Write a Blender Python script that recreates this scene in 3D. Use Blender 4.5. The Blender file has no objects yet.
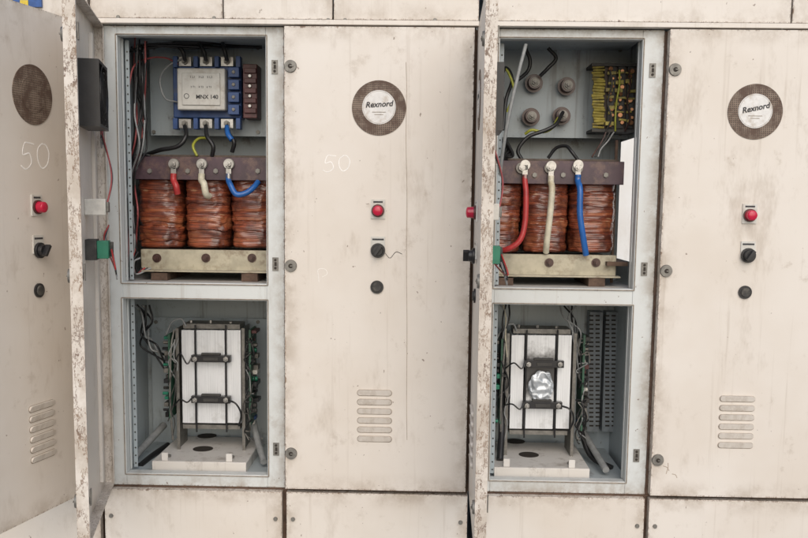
import bpy, bmesh, math, random
from mathutils import Vector, Matrix, noise
random.seed(7)
R = math.radians
scene = bpy.context.scene
COL = scene.collection
# ---------------------------------------------------------------- camera
F, CX, CY, D, ZC = 900.0, 404.0, 306.0, 2.7, 1.5
PIT, YAW, ROL = R(6.4), R(1.2), R(0.7)
fwd = Vector((-math.sin(YAW)*math.cos(PIT), math.cos(YAW)*math.cos(PIT), -math.sin(PIT)))
rt = fwd.cross(Vector((0, 0, 1))).normalized()
up = rt.cross(fwd).normalized()
r2 = rt*math.cos(ROL) + up*math.sin(ROL)
u2 = up*math.cos(ROL) - rt*math.sin(ROL)
CL = Vector((0, -D, ZC))
cd = bpy.data.cameras.new('camera'); cam = bpy.data.objects.new('camera', cd); COL.objects.link(cam)
mm = Matrix((r2, u2, -fwd)).transposed().to_4x4(); mm.translation = CL
cam.matrix_world = mm
cd.sensor_width = 36; cd.lens = F/808*36; cd.shift_y = (CY-269)/808; cd.clip_end = 500
scene.camera = cam
def U(px, py, d=0.0):
    v = fwd*F + r2*(px-CX) + u2*(CY-py)
    return CL + v*((d+D)/v.y)
def UX(px, d=0.0, py=260): return U(px, py, d).x
def UZ(py, px=380, d=0.0): return U(px, py, d).z

# ---------------------------------------------------------------- materials
def nm(name):
    m = bpy.data.materials.new(name); m.use_nodes = True
    nt = m.node_tree; b = nt.nodes['Principled BSDF']
    return m, nt, b
def N(nt, t, **k):
    n = nt.nodes.new(t)
    for a, v in k.items(): setattr(n, a, v)
    return n
def math_(nt, op, a, b=None, c=None):
    n = N(nt, 'ShaderNodeMath', operation=op)
    for i, v in enumerate((a, b, c)):
        if v is None: continue
        if isinstance(v, (int, float)): n.inputs[i].default_value = v
        else: nt.links.new(v, n.inputs[i])
    return n.outputs[0]
def noise_(nt, vec, scale, detail=4, rough=.6, sc=None, off=0):
    mp = N(nt, 'ShaderNodeMapping'); nt.links.new(vec, mp.inputs[0])
    mp.inputs['Location'].default_value = (off, off*1.7, off*.6)
    if sc: mp.inputs['Scale'].default_value = sc
    n = N(nt, 'ShaderNodeTexNoise'); nt.links.new(mp.outputs[0], n.inputs['Vector'])
    n.inputs['Scale'].default_value = scale; n.inputs['Detail'].default_value = detail; n.inputs['Roughness'].default_value = rough
    return n.outputs[0]
def sstep(nt, v, lo, hi):
    n = N(nt, 'ShaderNodeMapRange', interpolation_type='SMOOTHSTEP')
    nt.links.new(v, n.inputs[0]); n.inputs[1].default_value = lo; n.inputs[2].default_value = hi
    return n.outputs[0]
def mix(nt, fac, a, b):
    n = N(nt, 'ShaderNodeMix', data_type='RGBA')
    if isinstance(fac, (int, float)): n.inputs[0].default_value = fac
    else: nt.links.new(fac, n.inputs[0])
    for i, v in ((6, a), (7, b)):
        if isinstance(v, tuple): n.inputs[i].default_value = (*v, 1)
        else: nt.links.new(v, n.inputs[i])
    return n.outputs[2]
def bump(nt, b, h, s=.2, dist=.002):
    n = N(nt, 'ShaderNodeBump'); n.inputs['Strength'].default_value = s; n.inputs['Distance'].default_value = dist
    nt.links.new(h, n.inputs['Height']); nt.links.new(n.outputs[0], b.inputs['Normal'])
def paint(name, col, seed=0, wh=None, dirt=(.34, .275, .21), rust=(.13, .075, .05), rough=.40, amt=1.0, edge=.58, grime=1.0):
    m, nt, b = nm(name)
    tc = N(nt, 'ShaderNodeTexCoord'); v = tc.outputs['Object']
    big = noise_(nt, v, 2.2, 4, .6, off=seed)
    c = mix(nt, sstep(nt, big, .35, .72), col, tuple(x*y for x, y in zip(col, (.92, .895, .865))))
    streak = noise_(nt, v, 1.0, 4, .7, sc=(34, 34, 1.1), off=seed+3)
    c = mix(nt, math_(nt, 'MULTIPLY', sstep(nt, streak, .56, .76), .28*amt*grime), c, dirt)
    smear = noise_(nt, v, 1.0, 5, .74, sc=(8, 8, 3.0), off=seed+13)
    c = mix(nt, math_(nt, 'MULTIPLY', sstep(nt, smear, .54, .74), .34*amt*grime), c, dirt)
    blot = noise_(nt, v, 12, 5, .74, off=seed+9)
    c = mix(nt, math_(nt, 'MULTIPLY', sstep(nt, blot, .58, .73), .30*amt*grime), c, dirt)
    spot = noise_(nt, v, 62, 2, .7, sc=(1, 1, .7), off=seed+5)
    c = mix(nt, math_(nt, 'MULTIPLY', sstep(nt, spot, .725, .76), .7*min(1, amt)), c, rust)
    if wh:
        sp = N(nt, 'ShaderNodeSeparateXYZ'); nt.links.new(tc.outputs['Generated'], sp.inputs[0])
        gx, gz = sp.outputs[0], sp.outputs[2]
        dx = math_(nt, 'MULTIPLY', math_(nt, 'MINIMUM', gx, math_(nt, 'SUBTRACT', 1.0, gx)), wh[0])
        dz = math_(nt, 'MULTIPLY', math_(nt, 'MINIMUM', gz, math_(nt, 'SUBTRACT', 1.0, gz)), wh[1])
        dd = math_(nt, 'MINIMUM', dx, dz)
        gr = math_(nt, 'SUBTRACT', 1.0, sstep(nt, dd, 0.0, .06))
        gr = math_(nt, 'MULTIPLY', gr, sstep(nt, noise_(nt, v, 9, 5, .74, off=seed+21), .36, .68))
        c = mix(nt, math_(nt, 'MULTIPLY', gr, .62*amt), c, dirt)
        wn = noise_(nt, v, 1.0, 5, .70, sc=(52, 52, 30), off=seed+31)
        w = math_(nt, 'SUBTRACT', wn, math_(nt, 'MULTIPLY', dd, 15.0))
        w = sstep(nt, w, edge, edge+.02)
        # long cracks in the thick paint of the folded edge
        ck = math_(nt, 'ABSOLUTE', math_(nt, 'SUBTRACT', noise_(nt, v, 1.0, 5, .75, sc=(30, 30, 12), off=seed+41), .5))
        ck = math_(nt, 'SUBTRACT', 1.0, sstep(nt, ck, .008, .026))
        ck = math_(nt, 'MULTIPLY', ck, math_(nt, 'SUBTRACT', 1.0, sstep(nt, dd, .001, .006)))
        w = math_(nt, 'MAXIMUM', w, math_(nt, 'MULTIPLY', ck, .85))
        c = mix(nt, math_(nt, 'MULTIPLY', w, .85), c, mix(nt, sstep(nt, blot, .4, .6), rust, (.24, .16, .105)))
        nt.links.new(mix(nt, w, (rough,)*3, (.85,)*3), b.inputs['Roughness'])
    else:
        b.inputs['Roughness'].default_value = rough
    nt.links.new(c, b.inputs['Base Color'])
    bump(nt, b, noise_(nt, v, 50, 3, .6, off=seed+2), .14, .002)
    return m
def plain(name, col, rough=.45, metal=0, var=.25, sc=40, bmp=.15, dirt=None):
    m, nt, b = nm(name)
    tc = N(nt, 'ShaderNodeTexCoord'); v = tc.outputs['Object']
    n = noise_(nt, v, sc, 3, .65)
    c = mix(nt, sstep(nt, n, .35, .7), col, tuple(x*(1-var) for x in col))
    if dirt:
        c = mix(nt, math_(nt, 'MULTIPLY', sstep(nt, noise_(nt, v, sc*.5, 5, .75, off=4), .48, .68), .8), c, dirt)
    nt.links.new(c, b.inputs['Base Color'])
    b.inputs['Roughness'].default_value = rough; b.inputs['Metallic'].default_value = metal
    bump(nt, b, n, bmp, .001)
    return m
CREAM = (.675, .632, .580)
M = {}
M['inner'] = paint('interior_paint', (.42, .475, .50), 2, None, dirt=(.10, .085, .07), amt=1.9)
M['frame'] = paint('frame_paint', (.60, .63, .63), 4, None, dirt=(.28, .23, .18), amt=1.2)
M['plate'] = paint('plate_paint', (.34, .39, .415), 6, None, dirt=(.09, .075, .06), amt=2.2)
M['duct'] = plain('duct_plastic', (.25, .28, .30), .5, 0, .3, 30)
M['shelfwhite'] = paint('base_plate_paint', (.64, .62, .59), 8, None, dirt=(.18, .14, .10), amt=1.8)
M['trim'] = paint('trim_paint', CREAM, 11, None, amt=1.3)
M['dark'] = plain('dark_gap', (.035, .028, .022), .8)
M['rusty'] = plain('rust_and_gap_shade', (.13, .08, .055), .8, 0, .5, 30)
M['outline'] = plain('dusty_outline', (.33, .275, .22), .8, 0, .4, 60)
M['stain'] = plain('brown_stain', (.40, .325, .26), .6, 0, .3, 60)
M['purple'] = plain('purple_primer', (.075, .043, .055), .45, 0, .35, 25, .2, (.16, .10, .08))
M['khaki'] = plain('khaki_paint', (.48, .44, .33), .5, 0, .25, 20, .2, (.17, .12, .075))
M['lam'] = plain('lamination', (.10, .075, .06), .6, .3, .4, 60)
M['steel'] = plain('steel', (.45, .44, .42), .38, .85, .3, 60)
M['copperscrew'] = plain('copper_screw', (.42, .20, .10), .4, .7, .3, 60)
M['dull'] = plain('dull_steel', (.23, .22, .20), .5, .5, .35, 60)
M['black'] = plain('black_plastic', (.018, .018, .02), .38, 0, .3, 30)
M['dust'] = plain('dusty_black', (.05, .048, .045), .7, 0, .4, 30, .1, (.13, .12, .10))
M['blue'] = plain('blue_plastic', (.03, .075, .22), .45, 0, .25, 30, .1, (.08, .09, .12))
M['white'] = plain('off_white_plastic', (.60, .59, .55), .4, 0, .12, 20, .05, (.38, .34, .29))
M['redlens'] = plain('red_lens', (.52, .012, .05), .22, 0, .2, 20)
M['green'] = plain('green_plastic', (.02, .20, .12), .4)
M['pcb'] = plain('circuit_board', (.03, .10, .06), .45, 0, .4, 90)
M['maroon'] = plain('maroon_block', (.10, .025, .025), .45, 0, .4, 30)
M['brown'] = plain('brown_insulator', (.075, .035, .028), .35, 0, .4, 40)
M['cream_bk'] = plain('faded_plastic', (.64, .62, .57), .45, 0, .2, 30)
M['yellow'] = plain('yellow_winding', (.38, .31, .06), .5, 0, .5, 50, .3, (.10, .065, .03))
M['wred'] = plain('red_sleeve', (.44, .04, .04), .38, 0, .25, 30, .1, (.26, .05, .04))
M['wblue'] = plain('blue_sleeve', (.02, .12, .40), .36, 0, .25, 30)
M['wwhite'] = plain('cream_sleeve', (.64, .60, .47), .45, 0, .3, 30, .1, (.38, .31, .18))
M['wblack'] = plain('black_wire', (.016, .016, .017), .4)
M['wgrey'] = plain('grey_wire', (.30, .31, .31), .5)
M['wyg'] = plain('yellow_green_wire', (.36, .37, .05), .45)
M['wpink'] = plain('faded_red_wire', (.38, .09, .09), .45)
M['chalk'] = plain('chalk', (.90, .885, .86), .9, 0, .15, 300)
M['ink'] = plain('black_ink', (.05, .05, .055), .7, 0, .5, 200)
M['sticker'] = plain('sticker_paper', (.72, .71, .69), .6, 0, .12, 60, .05, (.46, .40, .33))
M['concrete'] = plain('concrete', (.32, .31, .30), .9, 0, .3, 3, .3)
M['bluepaint'] = plain('blue_board', (.03, .10, .32), .5)
M['yellowpaint'] = plain('yellow_mark', (.70, .52, .05), .5)
M['wallp'] = paint('wall_plaster', (.70, .70, .69), 40, None, amt=.6)

def alu_mat(name, soot):
    m, nt, b = nm(name)
    tc = N(nt, 'ShaderNodeTexCoord'); v = tc.outputs['Object']
    br = noise_(nt, v, 1.0, 4, .6, sc=(420, 60, 6))
    c = mix(nt, sstep(nt, br, .3, .7), (.86, .88, .90), (.68, .70, .72))
    c = mix(nt, math_(nt, 'MULTIPLY', sstep(nt, noise_(nt, v, 14, 5, .7), .50, .72), .5), c, (.42, .42, .41))
    if soot:
        sp = N(nt, 'ShaderNodeSeparateXYZ'); nt.links.new(v, sp.inputs[0])
        z = math_(nt, 'ABSOLUTE', math_(nt, 'SUBTRACT', sp.outputs[2], .185))
        s = math_(nt, 'ADD', math_(nt, 'MULTIPLY', z, -5.5), noise_(nt, v, 16, 5, .7))
        c = mix(nt, math_(nt, 'MULTIPLY', sstep(nt, s, -.08, .36), .96), c, (.055, .052, .05))
    nt.links.new(c, b.inputs['Base Color']); b.inputs['Metallic'].default_value = .25; b.inputs['Roughness'].default_value = .38
    bump(nt, b, br, .1, .001)
    return m
M['alu'] = alu_mat('brushed_aluminium', False); M['soot'] = alu_mat('sooty_aluminium', True)
def winding_mat():
    m, nt, b = nm('copper_winding')
    tc = N(nt, 'ShaderNodeTexCoord'); v = tc.outputs['Object']
    n1 = noise_(nt, v, 1.0, 4, .68, sc=(7, 7, 110))
    n4 = noise_(nt, v, 1.0, 3, .6, sc=(3, 3, 34), off=6)
    n2 = noise_(nt, v, 15, 5, .7, off=3)
    c = mix(nt, sstep(nt, n1, .36, .60), (.33, .082, .034), (.115, .028, .016))
    c = mix(nt, math_(nt, 'MULTIPLY', sstep(nt, n4, .50, .62), .5), c, (.40, .145, .06))
    c = mix(nt, math_(nt, 'MULTIPLY', sstep(nt, n2, .44, .68), .85), c, (.05, .016, .012))
    n3 = noise_(nt, v, 1.0, 4, .7, sc=(9, 9, 60), off=8)
    c = mix(nt, math_(nt, 'MULTIPLY', sstep(nt, n3, .61, .70), .6), c, (.50, .32, .18))
    nt.links.new(c, b.inputs['Base Color']); b.inputs['Roughness'].default_value = .34
    b.inputs['Coat Weight'].default_value = .5; b.inputs['Coat Roughness'].default_value = .18
    bump(nt, b, n1, .55, .003)
    return m
M['copper'] = winding_mat()
def perf_mat():
    m, nt, b = nm('perforated_disc')
    tc = N(nt, 'ShaderNodeTexCoord'); sp = N(nt, 'ShaderNodeSeparateXYZ'); nt.links.new(tc.outputs['Object'], sp.inputs[0])
    k = 2*math.pi/.0058
    sx = math_(nt, 'SINE', math_(nt, 'MULTIPLY', sp.outputs[0], k)); sz = math_(nt, 'SINE', math_(nt, 'MULTIPLY', sp.outputs[2], k))
    pr = math_(nt, 'ADD', sx, sz)
    n = noise_(nt, tc.outputs['Object'], 28, 5, .7)
    base = mix(nt, sstep(nt, n, .38, .62), (.23, .175, .135), (.10, .062, .045))
    hole = math_(nt, 'MULTIPLY', sstep(nt, pr, .4, 1.0), math_(nt, 'SUBTRACT', 1.0, math_(nt, 'MULTIPLY', sstep(nt, n, .5, .62), .7)))
    nt.links.new(mix(nt, hole, base, (.045, .036, .03)), b.inputs['Base Color'])
    b.inputs['Roughness'].default_value = .75
    return m
M['perf'] = perf_mat()
def film_mat():
    m, nt, b = nm('clear_film')
    tc = N(nt, 'ShaderNodeTexCoord'); n = noise_(nt, tc.outputs['Object'], 30, 4, .6)
    nt.links.new(mix(nt, sstep(nt, n, .35, .65), (.66, .70, .74), (.36, .39, .42)), b.inputs['Base Color'])
    b.inputs['Metallic'].default_value = .35; b.inputs['Roughness'].default_value = .33
    bump(nt, b, n, .4, .004)
    return m
M['film'] = film_mat()

# ---------------------------------------------------------------- mesh builder
WM = {}
def catm(pts, n=8):
    pts = [Vector(p) for p in pts]
    if len(pts) < 3: return pts
    q = [pts[0]*2-pts[1]] + pts + [pts[-1]*2-pts[-2]]
    out = []
    for i in range(1, len(q)-2):
        a, b, c, d = q[i-1:i+3]
        for k in range(n):
            t = k/n
            out.append(.5*((2*b)+(c-a)*t+(2*a-5*b+4*c-d)*t*t+(3*b-a-3*c+d)*t**3))
    out.append(pts[-1]); return out
class MB:
    def __init__(s): s.bm = bmesh.new(); s.mi = 0; s.lay = s.bm.faces.layers.int.new('done')
    def _m(s, n):
        L = s.lay
        for f in s.bm.faces:
            if f[L] == 0: f[L] = 1; f.material_index = s.mi
    def box(s, x0, x1, y0, y1, z0, z1, rot=None):
        x0, x1 = sorted((x0, x1)); y0, y1 = sorted((y0, y1)); z0, z1 = sorted((z0, z1))
        r = bmesh.ops.create_cube(s.bm, size=1)
        T = Matrix.Translation(((x0+x1)/2, (y0+y1)/2, (z0+z1)/2))
        if rot: T = T @ rot
        bmesh.ops.transform(s.bm, matrix=T @ Matrix.Diagonal((x1-x0, y1-y0, z1-z0, 1)), verts=r['verts'])
        s._m(0); return s
    def pbox(s, x0, y0, x1, y1, d0, d1, dx=0, rot=None):
        xm, ym = (x0+x1)/2, (y0+y1)/2
        return s.box(U(x0, ym, d0).x+dx, U(x1, ym, d0).x+dx, d0, d1, U(xm, y0, d0).z, U(xm, y1, d0).z, rot)
    def cyl(s, p0, p1, r, r1=None, seg=24):
        p0, p1 = Vector(p0), Vector(p1); h = (p1-p0).length
        q = Vector((0, 0, 1)).rotation_difference(p1-p0).to_matrix().to_4x4()
        bmesh.ops.create_cone(s.bm, cap_ends=True, segments=seg, radius1=r, radius2=r if r1 is None else r1, depth=h,
                              matrix=Matrix.Translation((p0+p1)/2) @ q)
        s._m(0); return s
    def ball(s, c, r, sc=(1, 1, 1), seg=16):
        bmesh.ops.create_uvsphere(s.bm, u_segments=seg, v_segments=seg//2, radius=r,
                                  matrix=Matrix.Translation(c) @ Matrix.Diagonal((*sc, 1)))
        s._m(0); return s
    def tube(s, pts, r, seg=8, n=8, flat=1.0):
        P = catm(pts, n); t0 = (P[1]-P[0]).normalized()
        a = t0.cross(Vector((0, 1, 0.01)));  a = a.normalized() if a.length > 1e-4 else Vector((1, 0, 0))
        rings = []
        for i, p in enumerate(P):
            t = (P[min(i+1, len(P)-1)]-P[max(i-1, 0)])
            if t.length < 1e-9: t = t0
            t.normalize(); a = (a-t*a.dot(t)).normalized(); b = t.cross(a)
            rings.append([s.bm.verts.new(p+a*math.cos(k*2*math.pi/seg)*r+b*math.sin(k*2*math.pi/seg)*r*flat) for k in range(seg)])
        for i in range(len(rings)-1):
            for k in range(seg):
                s.bm.faces.new((rings[i][k], rings[i][(k+1) % seg], rings[i+1][(k+1) % seg], rings[i+1][k]))
        s.bm.faces.new(rings[0][::-1]); s.bm.faces.new(rings[-1])
        s._m(0); return s
    def ring(s, c, r0, r1, seg=40):
        a = [(s.bm.verts.new(c+Vector((math.cos(k*2*math.pi/seg)*r0, 0, math.sin(k*2*math.pi/seg)*r0))), s.bm.verts.new(c+Vector((math.cos(k*2*math.pi/seg)*r1, 0, math.sin(k*2*math.pi/seg)*r1)))) for k in range(seg)]
        for k in range(seg): s.bm.faces.new((a[k][0], a[k][1], a[(k+1) % seg][1], a[(k+1) % seg][0]))
        s._m(0); return s
    def capsule(s, xc, zc, hw, hh, y0, y1, slope=0):
        pts = []
        for k in range(13):
            a = -math.pi/2+math.pi*k/12; pts.append((xc+hw-hh+math.cos(a)*hh, zc+math.sin(a)*hh))
        for k in range(13):
            a = math.pi/2+math.pi*k/12; pts.append((xc-hw+hh+math.cos(a)*hh, zc+math.sin(a)*hh))
        f = [s.bm.verts.new((x, y0 - slope*(zc-z)/hh*.5, z)) for x, z in pts]; g = [s.bm.verts.new((x, y1, z)) for x, z in pts]
        s.bm.faces.new(f); s.bm.faces.new(g[::-1])
        for k in range(len(pts)): s.bm.faces.new((f[k], g[k], g[(k+1) % len(pts)], f[(k+1) % len(pts)]))
        s._m(0); return s
    def coil(s, cx, cy, z0, z1, a, b, seed):
        nz, ntt = 120, 72; rings = []
        rn = random.Random(int(seed*10)); cuts = [0]
        while cuts[-1] < 1: cuts.append(cuts[-1]+rn.uniform(.04, .16))
        offs = [rn.uniform(-.0032, .0028) for _ in cuts]
        for i in range(nz+1):
            t = i/nz; z = z0+(z1-z0)*t
            e = min(t, 1-t); edge = -.006*max(0, 1-e/.05)**2
            ring = []
            for k in range(ntt):
                th = 2*math.pi*k/ntt; c_, s_ = math.cos(th), math.sin(th)
                tt = t+.035*noise.noise(Vector((c_*2.0+seed, s_*2.0, t*4)))
                j = 0
                while j < len(cuts)-1 and cuts[j+1] < tt: j += 1
                lo, hi = cuts[j], cuts[min(j+1, len(cuts)-1)]; u = (tt-lo)/max(1e-4, hi-lo)
                u = min(1, max(0, u)); prof = .0018*(1-abs(2*u-1)**6)
                rp = offs[j]+prof+edge+.0007*math.sin(2*math.pi*tt*(z1-z0)/.0058)
                w = noise.noise(Vector((c_*1.8+seed, s_*1.8, t*4)))*.005+noise.noise(Vector((c_*4+seed, s_*4, t*16)))*.0026
                x = math.copysign(abs(c_)**.62, c_)*(a+rp+w); y = math.copysign(abs(s_)**.62, s_)*(b+rp+w)
                ring.append(s.bm.verts.new((cx+x, cy+y, z)))
            rings.append(ring)
        for i in range(nz):
            for k in range(ntt): s.bm.faces.new((rings[i][k], rings[i][(k+1) % ntt], rings[i+1][(k+1) % ntt], rings[i+1][k]))
        s.bm.faces.new(rings[0][::-1]); s.bm.faces.new(rings[-1]); s._m(0); return s
    def build(s, name, mats, parent=None, Mx=None, local=False, bevel=0, label=None, smooth=35):
        if not isinstance(mats, (list, tuple)): mats = [mats]
        bmesh.ops.recalc_face_normals(s.bm, faces=s.bm.faces[:])
        if Mx is None:
            if local: Mx = WM[parent.name].copy()
            else:
                vs = [v.co for v in s.bm.verts]
                c = Vector(((min(v.x for v in vs)+max(v.x for v in vs))/2, (min(v.y for v in vs)+max(v.y for v in vs))/2, min(v.z for v in vs)))
                Mx = Matrix.Translation(c)
                bmesh.ops.transform(s.bm, matrix=Mx.inverted(), verts=s.bm.verts[:])
        s.bm.faces.layers.int.remove(s.lay)
        me = bpy.data.meshes.new(name); s.bm.to_mesh(me); s.bm.free()
        for k in mats: me.materials.append(M[k] if isinstance(k, str) else k)
        for p in me.polygons: p.use_smooth = True
        me.set_sharp_from_angle(angle=R(smooth))
        o = bpy.data.objects.new(name, me); COL.objects.link(o)
        if parent: o.parent = parent; o.matrix_local = WM[parent.name].inverted() @ Mx
        else: o.matrix_local = Mx
        WM[o.name] = Mx
        if bevel:
            bv = o.modifiers.new('bevel', 'BEVEL'); bv.width = bevel; bv.segments = 2; bv.limit_method = 'ANGLE'; bv.angle_limit = R(50)
        if label: o['label'] = label
        return o
def thing(name, label, cat, loc, group=None):
    o = bpy.data.objects.new(name, None); COL.objects.link(o); o.location = loc; o.empty_display_size = .1
    WM[o.name] = Matrix.Translation(loc); o['label'] = label; o['category'] = cat
    if group: o['group'] = group
    return o
def tag(o, label, cat, group=None):
    o['label'] = label; o['category'] = cat
    if group: o['group'] = group
    return o
def text(name, body, size, mat, parent, Mx, ext=.0003, shear=0, bold=0):
    cu = bpy.data.curves.new(name, 'FONT'); cu.body = body; cu.size = size; cu.extrude = ext; cu.align_x = 'CENTER'; cu.align_y = 'CENTER'; cu.shear = shear; cu.offset = bold
    t = bpy.data.objects.new(name+'_src', cu); COL.objects.link(t)
    bpy.context.view_layer.update()
    me = bpy.data.meshes.new_from_object(t.evaluated_get(bpy.context.evaluated_depsgraph_get()))
    bpy.data.objects.remove(t); me.materials.clear(); me.materials.append(M[mat])
    o = bpy.data.objects.new(name, me); COL.objects.link(o); o.parent = parent
    Mw = Mx @ Matrix.Rotation(R(90), 4, 'X'); o.matrix_local = WM[parent.name].inverted() @ Mw; WM[o.name] = Mw
    return o

# ---------------------------------------------------------------- key lines
T = .030
xA1l, xA1o, xA1i, xA1r = UX(100), UX(122), UX(266.5), UX(284.5)
xB1l, xB1r, xB1e = UX(286.5), UX(469.5), UX(474)
xA2l, xA2o, xA2i, xA2r = UX(477), UX(495), UX(634), UX(655)
xB2l = UX(657.5); BW = xB1r-xB1l; xB2r = xB2l+BW; xB2e = xB2r+.012
xB0r = UX(90); xB0l = xB0r-BW; xB0L = xB0l-.012
zT, zB = UZ(29), UZ(487)
zTi = UZ(36, 195); zM1, zM0 = UZ(283, 195), UZ(300, 195); zBi, zBo = UZ(474, 195), UZ(486, 195)
zTop = zT+.34; DEP = .42

# ---------------------------------------------------------------- floor, wall
m = MB(); m.box(-8, 8, -9, 9, -.05, 0); o = m.build('ground', 'concrete'); o['kind'] = 'structure'
m = MB(); m.box(-8, 8, 4.4, 4.5, 0, 3.0); o = m.build('wall', 'wallp'); o['kind'] = 'structure'

# ---------------------------------------------------------------- door builder
def door(cab, name_label, hinge_x, ang, side, w, seed, edge=.60, grime=1.0):
    """side +1: hinge left (local x 0..w); -1: hinge right (local x -w..0)"""
    Mx = Matrix.Translation((hinge_x, -.004, zB)) @ Matrix.Rotation(ang, 4, 'Z')
    h = zT-zB; a, b = (0, w) if side > 0 else (-w, 0)
    m = MB(); L = .016
    m.box(a, b, -T, -T+.003, 0, h)
    m.box(a, a+.003, -T+.003, 0, 0, h); m.box(b-.003, b, -T+.003, 0, 0, h)
    m.box(a+.003, b-.003, -T+.003, 0, 0, .003); m.box(a+.003, b-.003, -T+.003, 0, h-.003, h)
    m.box(a+.003, a+L, -.0025, -.0005, .003, h-.003); m.box(b-L, b-.003, -.0025, -.0005, .003, h-.003)
    mt = paint('door_paint', CREAM, seed, (w, h), edge=edge, grime=grime)
    return m.build('door', mt, cab, Mx=Mx, label=name_label)
dF = -.004-T
xc1 = (xB1l+xB1r)/2
def fx(px, py): q = U(px, py, dF); return q.x-xc1, q.z-zB
def features(d, xc, num=True, inner=False, locks_at=None, seed=0, tilt=0, numdx=0, sticker=True, nsc=1.0):
    rnd = random.Random(seed); yf = -T
    vx, vz = fx(379, 108)
    m = MB(); c = Vector((xc+vx, yf, vz)); m.cyl(c+Vector((0, .0, 0)), c+Vector((0, -.002, 0)), .079, seg=48)
    m.build('vent_disc', 'perf', d, local=True)
    m = MB(); m.cyl(c+Vector((0, -.002, .002)), c+Vector((0, -.0032, .002)), .049, seg=40)
    m.mi = 1; m.ring(c+Vector((0, -.0034, .002)), .0458, .0466)
    m.build('vent_sticker', ['sticker' if sticker else 'perf', 'outline' if sticker else 'rusty'], d, local=True)
    if sticker:
        Mt = WM[d.name] @ Matrix.Translation(c+Vector((0, -.0038, .010))) @ Matrix.Rotation(tilt, 4, 'Y')
        text('sticker_lettering', 'Rexnord', .0225, 'ink', d, Mt, shear=.25, bold=.0005)
        for j, (ww, oz) in enumerate(((.020, -.012), (.013, -.019))):
            Mx_ = c+Vector((0, -.0034, oz)); m = MB(); m.box(Mx_.x-ww, Mx_.x+ww, Mx_.y-.0003, Mx_.y, Mx_.z-.0009, Mx_.z+.0009); m.build('printed_line', 'outline', d, local=True)
    lx, lz = fx(378, 210); x = xc+lx
    m = MB(); m.box(x-.021, x+.021, yf-.004, yf, lz-.026, lz+.031); m.mi = 1; m.box(x-.014, x+.014, yf-.0046, yf-.004, lz+.021, lz+.026); m.build('lamp_plate', ['white', 'ink'], d, local=True)
    m = MB(); cc = Vector((x, yf-.004, lz-.002)); m.cyl(cc, cc+Vector((0, -.006, 0)), .019, seg=28); m.mi = 1
    m.cyl(cc+Vector((0, -.006, 0)), cc+Vector((0, -.022, 0)), .0155, .0145, 28); m.ball(cc+Vector((0, -.022, 0)), .0145, (1, .35, 1), 24)
    m.build('lamp_lens', ['maroon', 'redlens'], d, local=True)
    sx, sz = fx(378, 249); x = xc+sx
    m = MB(); m.box(x-.021, x+.021, yf-.004, yf, sz-.012, sz+.037); m.mi = 1; m.box(x-.017, x+.017, yf-.0046, yf-.004, sz+.026, sz+.031)
    m.build('switch_plate', ['white', 'ink'], d, local=True)
    m = MB(); cc = Vector((x, yf-.004, sz-.004)); m.cyl(cc, cc+Vector((0, -.008, 0)), .0215, seg=32); m.cyl(cc+Vector((0, -.008, 0)), cc+Vector((0, -.018, 0)), .0165, .015, 28)
    m.box(x-.0045, x+.0045, yf-.036, yf-.020, sz-.020, sz+.013, Matrix.Rotation(R(35), 4, 'Y'))
    m.build('switch_knob', 'black', d, local=True, bevel=.0008)
    bx_, bz = fx(377, 287); x = xc+bx_
    m = MB(); cc = Vector((x, yf, bz)); m.cyl(cc, cc+Vector((0, -.005, 0)), .0195, seg=32); m.mi = 1; m.cyl(cc+Vector((0, -.005, 0)), cc+Vector((0, -.009, 0)), .014, .0125, 28)
    m.build('push_button', ['black', 'dust'], d, local=True)
    for i in range(6):
        qx, qz = fx(374.5, 393+i*9.2); hw, hh = .053, .0098
        m = MB(); m.capsule(xc+qx, qz, hw, hh, yf-.0006, yf); m.mi = 1
        m.capsule(xc+qx, qz+.0006, hw-.0018, hh-.0016, yf-.0055, yf-.0006, slope=-.006)
        m.build('louvre', ['outline', 'trim'], d, local=True)
    for py in (67, 267, 455):
        z = fx(380, py)[1]; x = locks_at
        m = MB(); cc = Vector((x, yf, z)); m.cyl(cc, cc+Vector((0, -.006, 0)), .0185, .017, 28); m.mi = 1
        m.cyl(cc+Vector((0, -.006, 0)), cc+Vector((0, -.0075, 0)), .0065, seg=20); m.mi = 0; m.box(x-.001, x+.009, yf-.010, yf-.0075, z-.0015, z+.0015)
        m.mi = 0; m.cyl(cc+Vector((0, .003, 0)), cc+Vector((0, .030, 0)), .009, seg=14); m.box(x-.007, x+.007, .001, .004, z-.012, z+.03)
        m.build('door_lock', ['dull', 'dark'], d, local=True)
    if num:
        cx_, cz_ = fx(338, 163.5)
        P_ = lambda L: [Vector((xc+numdx+cx_+(fx(a, b)[0]-cx_)*nsc+rnd.uniform(-.0008, .0008), yf-.0002, cz_+(fx(a, b)[1]-cz_)*nsc)) for a, b in L]
        m = MB()
        m.tube(P_([(336, 156), (331, 155.5), (327, 156), (325, 163), (331, 162), (333, 168), (328, 172), (323, 170)]), .0013*nsc, 5, flat=.3, n=6)
        m.tube(P_([(344, 155), (339.5, 159), (339, 166), (343, 171), (348, 168), (350, 161), (347, 156), (343, 155.5)]), .0013*nsc, 5, flat=.3)
        m.build('chalk_number', 'chalk', d, local=True, label='chalked number 50')
    yb = -T+.003
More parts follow.
